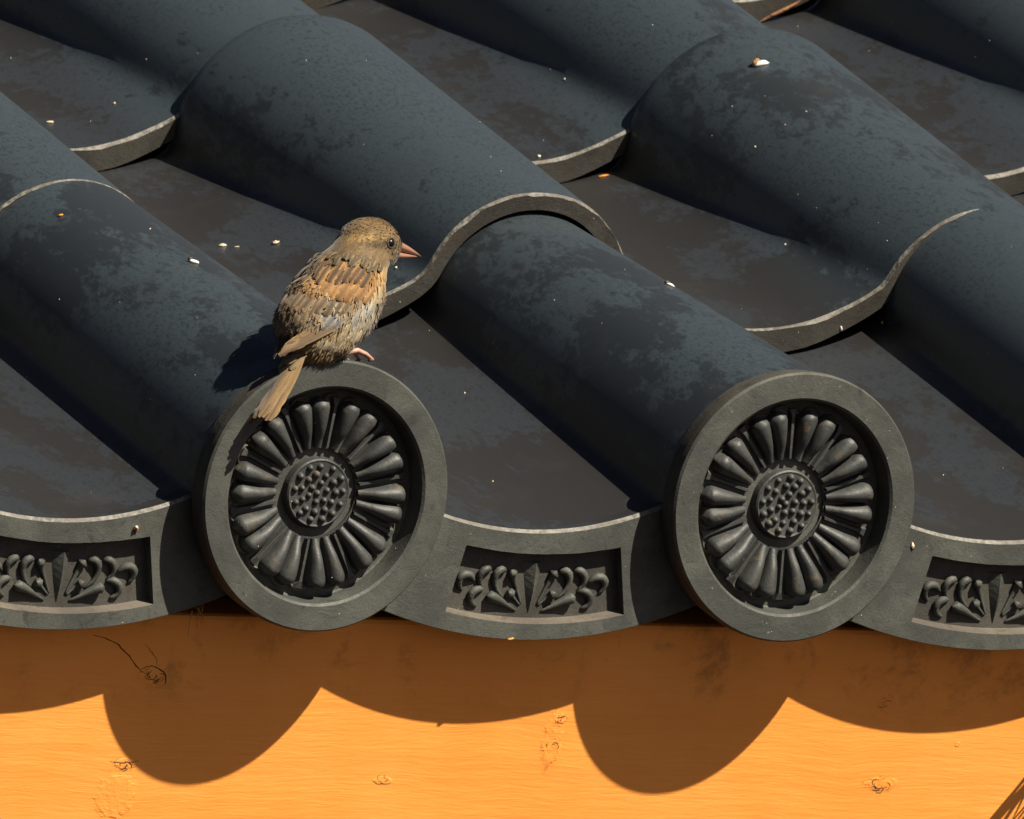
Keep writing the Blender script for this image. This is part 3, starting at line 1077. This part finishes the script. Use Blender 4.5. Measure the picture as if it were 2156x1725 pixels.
# folded wings, one on each side
for sgn in (1, -1):
    wing = bpy.data.objects.new("wing", None)
    link(wing, bird)
    for i in range(8):                                        # flight feathers, nested over each other
        t = i / 7
        base = (-0.0165 - 0.0030 * t, sgn * (0.0192 - 0.0006 * t), 0.0160 + 0.0060 * t)
        tip = ((-0.0500 if sgn > 0 else -0.0440) + 0.0050 * t, sgn * ((0.0085 if sgn > 0 else 0.0030) - 0.0010 * t), -0.0012 + 0.0042 * t)
        dk = (0.225, 0.145, 0.075) if i not in (5, 6) else (0.36, 0.215, 0.085)
        blade("flight_feather", base, tip, 0.0043, (-0.35, sgn * 0.9, 0.25), 0.0018, dk, tuple(q * (0.55 if i % 2 else 1.45) for q in dk), wing, 0.25, 0.42, 80 + i)

# rows of wing coverts laid on the body's surface, each side mirrored
from mathutils.bvhtree import BVHTree
bvh = BVHTree.FromPolygons([tuple(v.co) for v in body_me.vertices], [tuple(p.vertices) for p in body_me.polygons])
view_l = Vector((fwd.dot(bF), -fwd.dot(bR), fwd.z)).normalized()
def on_body(px, py):
    """point of the body's right side that shows at a pixel"""
    o = Vector(B((px - 700) / PPM / kF, 0, (745 - py) / PPM)) - view_l * 0.3
    loc, n, _, _ = bvh.ray_cast(o, view_l)
    return loc, n
wings = [o for o in bird.children if o.name.startswith("wing")]
wr = random.Random(21)
for (xa, ya, xb, yb, cnt, dx, dy, wd, mid, edge) in (
        (768, 556, 668, 548, 9, -24, 40, 0.0046, (0.10, 0.055, 0.025), (0.50, 0.27, 0.085)),
        (772, 590, 652, 578, 10, -27, 40, 0.0048, (0.33, 0.165, 0.055), (0.50, 0.28, 0.10)),
        (722, 622, 622, 612, 8, -30, 44, 0.0050, (0.15, 0.10, 0.055), (0.42, 0.30, 0.16)),
        (712, 650, 602, 648, 8, -32, 42, 0.0048, (0.22, 0.21, 0.20), (0.46, 0.44, 0.40))):
    for i in range(cnt):
        t = i / (cnt - 1)
        px, py = xa + (xb - xa) * t + wr.uniform(-4, 4), ya + (yb - ya) * t + wr.uniform(-4, 4)
        a, b_ = on_body(px, py), on_body(px + dx + wr.uniform(-5, 5), py + dy + wr.uniform(-5, 5))
        if a[0] is None or b_[0] is None:
            continue
        n = (a[1] + b_[1]).normalized()
        p0, p1 = a[0] - a[1] * 0.0004, b_[0] + b_[1] * 0.0009
        k = wr.uniform(0.75, 1.15)
        for sgn, w_ in ((1, wings[0]), (-1, wings[1])):
            blade("covert", (p0.x, -p0.y * sgn, p0.z), (p1.x, -p1.y * sgn, p1.z), wd * wr.uniform(0.85, 1.1), (n.x, -n.y * sgn, n.z), 0.0010, tuple(q * k for q in mid), tuple(q * k for q in edge), w_, 0.3, 0.5, 300 + i)

# soft breast, flank and nape feathers over the down
for (xa, ya, xb, yb, cnt, dx, dy, wd, mid, edge, nm) in (
        (806, 566, 772, 606, 6, -8, 40, 0.0044, (0.50, 0.38, 0.20), (0.62, 0.50, 0.29), "breast_feather"),
        (800, 605, 735, 640, 8, -16, 42, 0.0046, (0.36, 0.35, 0.32), (0.60, 0.55, 0.44), "breast_feather"),
        (786, 640, 722, 672, 8, -20, 42, 0.0046, (0.40, 0.33, 0.21), (0.60, 0.50, 0.33), "breast_feather"),
        (764, 672, 700, 694, 8, -22, 38, 0.0046, (0.34, 0.26, 0.15), (0.58, 0.47, 0.29), "breast_feather"),
        (738, 700, 668, 712, 8, -22, 30, 0.0044, (0.36, 0.29, 0.18), (0.60, 0.51, 0.34), "breast_feather"),
        (640, 640, 590, 672, 6, -18, 42, 0.0048, (0.20, 0.145, 0.08), (0.40, 0.30, 0.17), "back_feather"),
        (690, 524, 790, 548, 10, -12, 22, 0.0036, (0.10, 0.07, 0.035), (0.30, 0.22, 0.11), "nape_feather")):
    for i in range(cnt):
        t = i / (cnt - 1)
        px, py = xa + (xb - xa) * t + wr.uniform(-5, 5), ya + (yb - ya) * t + wr.uniform(-6, 6)
        a, b_ = on_body(px, py), on_body(px + dx + wr.uniform(-8, 8), py + dy + wr.uniform(-8, 8))
        if a[0] is None or b_[0] is None:
            continue
        n = (a[1] + b_[1]).normalized()
        p0, p1 = a[0] - a[1] * 0.0001, b_[0] + b_[1] * 0.0011
        k = wr.uniform(0.8, 1.15)
        for sgn in (1, -1):
            blade(nm, (p0.x, -p0.y * sgn, p0.z), (p1.x, -p1.y * sgn, p1.z), wd * wr.uniform(0.8, 1.1), (n.x, -n.y * sgn, n.z), 0.0011, tuple(q * k for q in mid), tuple(q * k for q in edge), bird, 0.1, 0.5, 500 + i)

# beak, eyes
def mat_beak():
    m = NT("beak_horn")
    v = m.coords()
    c = m.mix(m.noise(v, 260, 3, 0.6), (0.22, 0.105, 0.066), (0.32, 0.165, 0.11))
    m.set('Base Color', c)
    m.set('Roughness', 0.38)
    return m.mat
MAT_BEAK = mat_beak()
def beak_half(name, upper):
    rows = []
    n = 12
    for i in range(n):
        t = i / (n - 1)
        f = 0.0372 + 0.0200 * t
        if upper:
            top = 0.0652 - 0.0046 * t - 0.0042 * t * t
            bot = 0.0588 - 0.0024 * t
        else:
            f = 0.0362 + 0.0185 * t
            top = 0.0589 - 0.0024 * t
            bot = 0.0540 + 0.0010 * t + 0.0012 * t * t
        wd = (0.0050 if upper else 0.0045) * (1 - t) ** 0.75 + 0.0002
        cu, hh = (top + bot) / 2, max(0.0002, (top - bot) / 2)
        rows.append([B(f, wd * math.sin(2 * math.pi * k / 16), cu + hh * math.cos(2 * math.pi * k / 16)) for k in range(16)])
    rows.append([rows[-1][0]] * 16)
    mb = MB()
    mb.grid(rows, 0, True, closed=True)
    return mb.mesh(name, [MAT_BEAK])
beak = obj_of("beak", beak_half("beak", True), bird)
obj_of("lower_mandible", beak_half("lower_mandible", False), beak)
em = NT("eye_black")
em.set('Base Color', (0.004, 0.003, 0.003))
em.set('Roughness', 0.3)
em.set('Specular IOR Level', 0.25)
lidm = mat_plain("eyelid", (0.040, 0.026, 0.016), 0.7)
def sphere_mesh(name, r, mat, seg=18):
    mb = MB()
    mb.grid([[(r * math.sin(math.pi * i / 10) * math.cos(2 * math.pi * k / seg), r * math.sin(math.pi * i / 10) * math.sin(2 * math.pi * k / seg), -r * math.cos(math.pi * i / 10)) for k in range(seg)] for i in range(11)], 0, True, closed=True)
    return mb.mesh(name, [mat])
ME_EYE = sphere_mesh("eye", 0.0029, em.mat)
for sgn in (1, -1):
    c_ = B(0.0243, sgn * 0.0126, 0.0622)
    e = obj_of("eye", ME_EYE, bird, c_)
    ring = [Vector(c_) + Vector(B(0.0030 * math.cos(a) , sgn * (0.0014 - 0.0006 * math.cos(a)), 0.0027 * math.sin(a))) for a in [2 * math.pi * k / 18 for k in range(19)]]
    lid = tube(ring, [0.00055] * 19, 6, False).mesh("eyelid", [lidm])
    o = obj_of("eyelid", lid, bird)
    o.parent = e
    o.location = -Vector(c_)

# legs and toes
MAT_SKIN = mat_plain("pink_skin", (0.46, 0.235, 0.175), 0.55, 0.2, 400)
MAT_CLAW = mat_plain("claw", (0.10, 0.06, 0.045), 0.4, 0.2, 400)
for sgn in (1, -1):
    mb = MB()
    lx = 0.009
    B = lambda f, l, u: (f - 0.0045, -l, u)
    an = (0.0010, sgn * lx, 0.0045)
    tube([B(-0.006, sgn * lx, 0.013), B(-0.009, sgn * lx, 0.0095), B(-0.004, sgn * lx, 0.0070), B(*an), B(0.0035, sgn * lx, 0.0020)], [0.0022, 0.0020, 0.0017, 0.0017, 0.0020], 10, True, mb)
    drop = 0.0 if sgn > 0 else 0.0025
    for (df, dl, L) in ((0.0150, 0.0020, 1.0), (0.0175, -0.0015 * sgn, 1.0), (0.0120, -0.0055 * sgn, 0.9)):
        tube([B(0.0025, sgn * lx, 0.0020), B(0.0035 + df * 0.35, sgn * lx + dl * 0.4, 0.0034 - drop * 0.3), B(0.0035 + df * 0.7, sgn * lx + dl * 0.8, 0.0015 - drop), B(0.0035 + df, sgn * lx + dl, 0.0002 - drop - 0.0018 * L)], [0.0016, 0.0015, 0.0012, 0.0009], 8, True, mb)
    tube([B(0.0020, sgn * lx, 0.0020), B(-0.0030, sgn * lx, 0.0014), B(-0.0085, sgn * lx, -0.0002)], [0.0015, 0.0013, 0.0009], 8, True, mb)
    leg = obj_of("leg", mb.mesh("leg", [MAT_SKIN]), bird)
    for (df, dl) in ((0.0150, 0.0020), (0.0175, -0.0015 * sgn), (0.0120, -0.0055 * sgn)):
        a = Vector(B(0.0035 + df, sgn * lx + dl, -0.0016 - drop))
        cl = tube([a, a + Vector(B(0.0016, 0, -0.0003)), a + Vector(B(0.0028, 0, -0.0014))], [0.0007, 0.0005, 0.0002], 6).mesh("claw", [MAT_CLAW])
        o = obj_of("claw", cl, leg)

# ------------------------------------------------------------------ litter on the tiles, straw under them
bpy.context.view_layer.update()
dg = bpy.context.evaluated_depsgraph_get()
def hit(px, py):
    """the surface seen at a pixel of the photograph"""
    ok, loc, nrm, _, ob, _ = scene.ray_cast(dg, CAMPOS, pix_ray(px, py), distance=60)
    return loc, nrm
MAT_HUSK = mat_plain("pale_husk", (0.62, 0.50, 0.36), 0.7, 0.2, 900)
MAT_WHITE = mat_plain("dropping_white", (0.72, 0.70, 0.62), 0.8, 0.2, 900)
MAT_ORANGE = mat_plain("orange_seed", (0.72, 0.27, 0.02), 0.6, 0.15, 900)
MAT_BROWN = mat_plain("dry_brown", (0.26, 0.12, 0.045), 0.8, 0.3, 900)
MAT_DARK = mat_plain("dropping_dark", (0.02, 0.016, 0.013), 0.6, 0.3, 900)
def crumb(name, px, py, a, b, ang, mat, label, cat, seed, extra=None, lumpy=0.35, group=None):
    """a small lumpy fleck lying on the surface, a x b pixels of the photograph"""
    loc, nrm = hit(px, py)
    r_ = random.Random(seed)
    A, Bq, H = a / PPM / 2, b / PPM / 2, min(a, b) / PPM * 0.32
    mb = MB()
    rows = []
    for i in range(6):
        th = math.pi * (0.02 + 0.98 * i / 5)
        rows.append([((A * math.cos(2 * math.pi * k / 9) * math.sin(th)) * (1 + r_.uniform(-lumpy, lumpy)), Bq * math.sin(2 * math.pi * k / 9) * math.sin(th) * (1 + r_.uniform(-lumpy, lumpy)), H * math.cos(th) * (1 + r_.uniform(-lumpy, lumpy)) + H * 0.6) for k in range(9)])
    mb.grid(rows, 0, True, closed=True)
    me = mb.mesh(name, [mat])
    o = bpy.data.objects.new(name, me)
    link(o)
    z = Vector(nrm)
    x = right * math.cos(R(ang)) + up * math.sin(R(ang))
    x = (x - z * x.dot(z)).normalized()
    y = z.cross(x)
    o.matrix_world = Matrix(((x.x, y.x, z.x, loc.x), (x.y, y.y, z.y, loc.y), (x.z, y.z, z.z, loc.z), (0, 0, 0, 1)))
    tag(o, label, cat, group)
    if extra:
        nm, em_, ox, oy, k = extra
        me2 = bpy.data.meshes.new(nm)
        me2 = mb.mesh(nm, [em_])
        obj_of(nm, me2, o, (ox / PPM, oy / PPM, H * 0.5), (0, 0, R(40)), (k, k, 1.2))
    return o
crumb("seed_husk", 128, 454, 12, 8, 20, MAT_ORANGE, "small bright orange seed lying on the crown of the curved tile behind the bird", "seed", 1)
crumb("bird_dropping", 408, 553, 24, 13, -15, MAT_WHITE, "small white and black bird dropping on the curved tile just behind the bird", "dropping", 2, ("dark_end", MAT_DARK, -8, 3, 0.55))
crumb("seed_husk", 468, 518, 15, 10, 10, MAT_HUSK, "pale crumb beside a smaller splinter in the tile trough behind the bird's back", "crumb", 3, lumpy=0.5)
crumb("splinter", 499, 520, 11, 4, 5, MAT_HUSK, "thin pale splinter next to a crumb in the tile trough behind the bird", "splinter", 31)
crumb("seed_husk", 580, 513, 15, 12, 60, MAT_HUSK, "single pale crumb in the tile trough next to the bird's neck", "crumb", 4, lumpy=0.5)
crumb("dry_leaf_bit", 1602, 136, 34, 17, 20, MAT_WHITE, "white and brown scrap of dry leaf on the crown of a curved tile", "leaf scrap", 5, ("brown_end", MAT_BROWN, -9, 5, 0.75))
crumb("bird_dropping", 1410, 601, 22, 10, 12, MAT_WHITE, "white and black bird dropping on the tile above the flower disc without the bird", "dropping", 6, ("dark_end", MAT_DARK, -6, 3, 0.85))
crumb("pale_petal", 105, 258, 19, 8, -2, MAT_HUSK, "pale oval petal lying in a tile trough near the lip of the upper course", "petal", 7, lumpy=0.12)
crumb("seed_husk", 241, 218, 7, 6, 0, MAT_HUSK, "tiny pale speck above the tile lip, behind the oval petal", "crumb", 8)
crumb("dropping_drip", 1771, 691, 5, 13, 10, MAT_WHITE, "tiny white drip on the brown front lip of an upper tile", "dropping", 9)
crumb("rust_flake", 1858, 679, 6, 7, 10, MAT_ORANGE, "tiny orange flake on the brown front lip of an upper tile", "flake", 10)
crumb("insect_shell", 285, 1113, 13, 15, 50, MAT_BROWN, "tiny orange brown insect shell at the top corner of a carved eave panel", "insect shell", 11, ("pale_back", MAT_HUSK, 2, 2, 0.6), 0.45)
crumb("straw_flake", 1921, 1150, 8, 16, 10, MAT_HUSK, "tiny yellow flake at the side of the flower disc without the bird", "flake", 12, None, 0.5)
crumb("seed_husk", 1135, 330, 8, 8, 0, MAT_WHITE, "tiny white speck on the front lip of a tile above the bird's beak", "speck", 13)
crumb("yellow_grain", 834, 564, 7, 7, 0, MAT_HUSK, "tiny round yellow grain in the trough just below the bird's beak", "grain", 14)
crumb("wood_chip", 1270, 371, 22, 6, 12, MAT_ORANGE, "thin orange wood chip lying under the lip of an upper tile", "wood chip", 15)
crumb("bark_strip", 1648, 20, 92, 9, 17, MAT_BROWN, "rough brown bark strip wedged under the lip of the topmost tile course", "bark strip", 17, None, 0.6)
crumb("rust_chip", 1075, 1345, 18, 5, 8, MAT_ORANGE, "thin orange chip on the bottom edge of a carved eave panel", "chip", 16)
# dust specks: nobody could count them
def specks():
    mb = MB()
    r_ = random.Random(77)
    n = 0
    while n < 90:
        px, py = r_.uniform(5, 2150), r_.uniform(5, 1330)
        loc, nrm = hit(px, py)
        ob = scene.ray_cast(dg, CAMPOS, pix_ray(px, py), distance=60)[4]
        if ob is None or (ob.parent and ob.parent.name in ("sparrow", "tail", "wing")):
            continue
        n += 1
        q = r_.uniform(0.7, 1.9) / PPM * (1.8 if r_.random() < 0.08 else 1)
        x = nrm.orthogonal().normalized()
        y = nrm.cross(x)
        b = len(mb.v)
        mb.v.extend([tuple(loc + x * q), tuple(loc + y * q * 0.7), tuple(loc - x * q), tuple(loc - y * q * 0.7), tuple(loc + nrm * q * 0.8)])
        for k in range(4):
            mb.f.append((b + k, b + (k + 1) % 4, b + 4))
            mb.m.append(0)
            mb.s.append(False)
    o = obj_of("dust_specks", mb.mesh("dust_specks", [MAT_HUSK]))
    o['kind'] = 'stuff'
    o['label'] = "fine pale dust specks scattered over the roof tiles"
specks()
# straw poking out under the tiles
MAT_STRAW = mat_plain("dry_straw", (0.38, 0.21, 0.07), 0.8, 0.3, 300)
def straws(name, root, n, spread, length, thick, seed, aimv):
    r_ = random.Random(seed)
    mb = MB()
    for i in range(n):
        p = Vector(root) + Vector((r_.uniform(-1, 1) * spread, r_.uniform(-0.012, 0.012), r_.uniform(-0.006, 0.006)))
        d = (Vector(aimv) + Vector((r_.uniform(-0.7, 0.7), r_.uniform(-0.35, 0.35), r_.uniform(-0.45, 0.45)))).normalized()
        L = length * r_.uniform(0.5, 1.1)
        bend = Vector((r_.uniform(-0.35, 0.35), r_.uniform(-0.1, 0.1), -0.35))
        pts = [p + d * (L * t) + bend * (L * t * t * 0.6) for t in np.linspace(0, 1, 8)]
        tube(pts, [thick * r_.uniform(0.7, 1.2) * (1 - 0.5 * t) for t in np.linspace(0, 1, 8)], 5, True, mb)
    return obj_of(name, mb.mesh(name, [MAT_STRAW]), None, ORIGIN, (PITCH, 0, 0))
o = straws("straw_wisp", (-0.056, 0.022, -0.070), 5, 0.012, 0.011, 0.00030, 4, (0.2, 0.0, -0.9))
tag(o, "few thin dry straws sticking out under the tiles beside the bird's flower disc", "straw")
o = straws("nest_straw", (0.550, 0.008, -0.085), 150, 0.030, 0.056, 0.0011, 9, (-0.12, -0.10, -0.9))
tag(o, "clump of dry nesting straw hanging under the eave, its frayed shadow on the fascia", "straw")
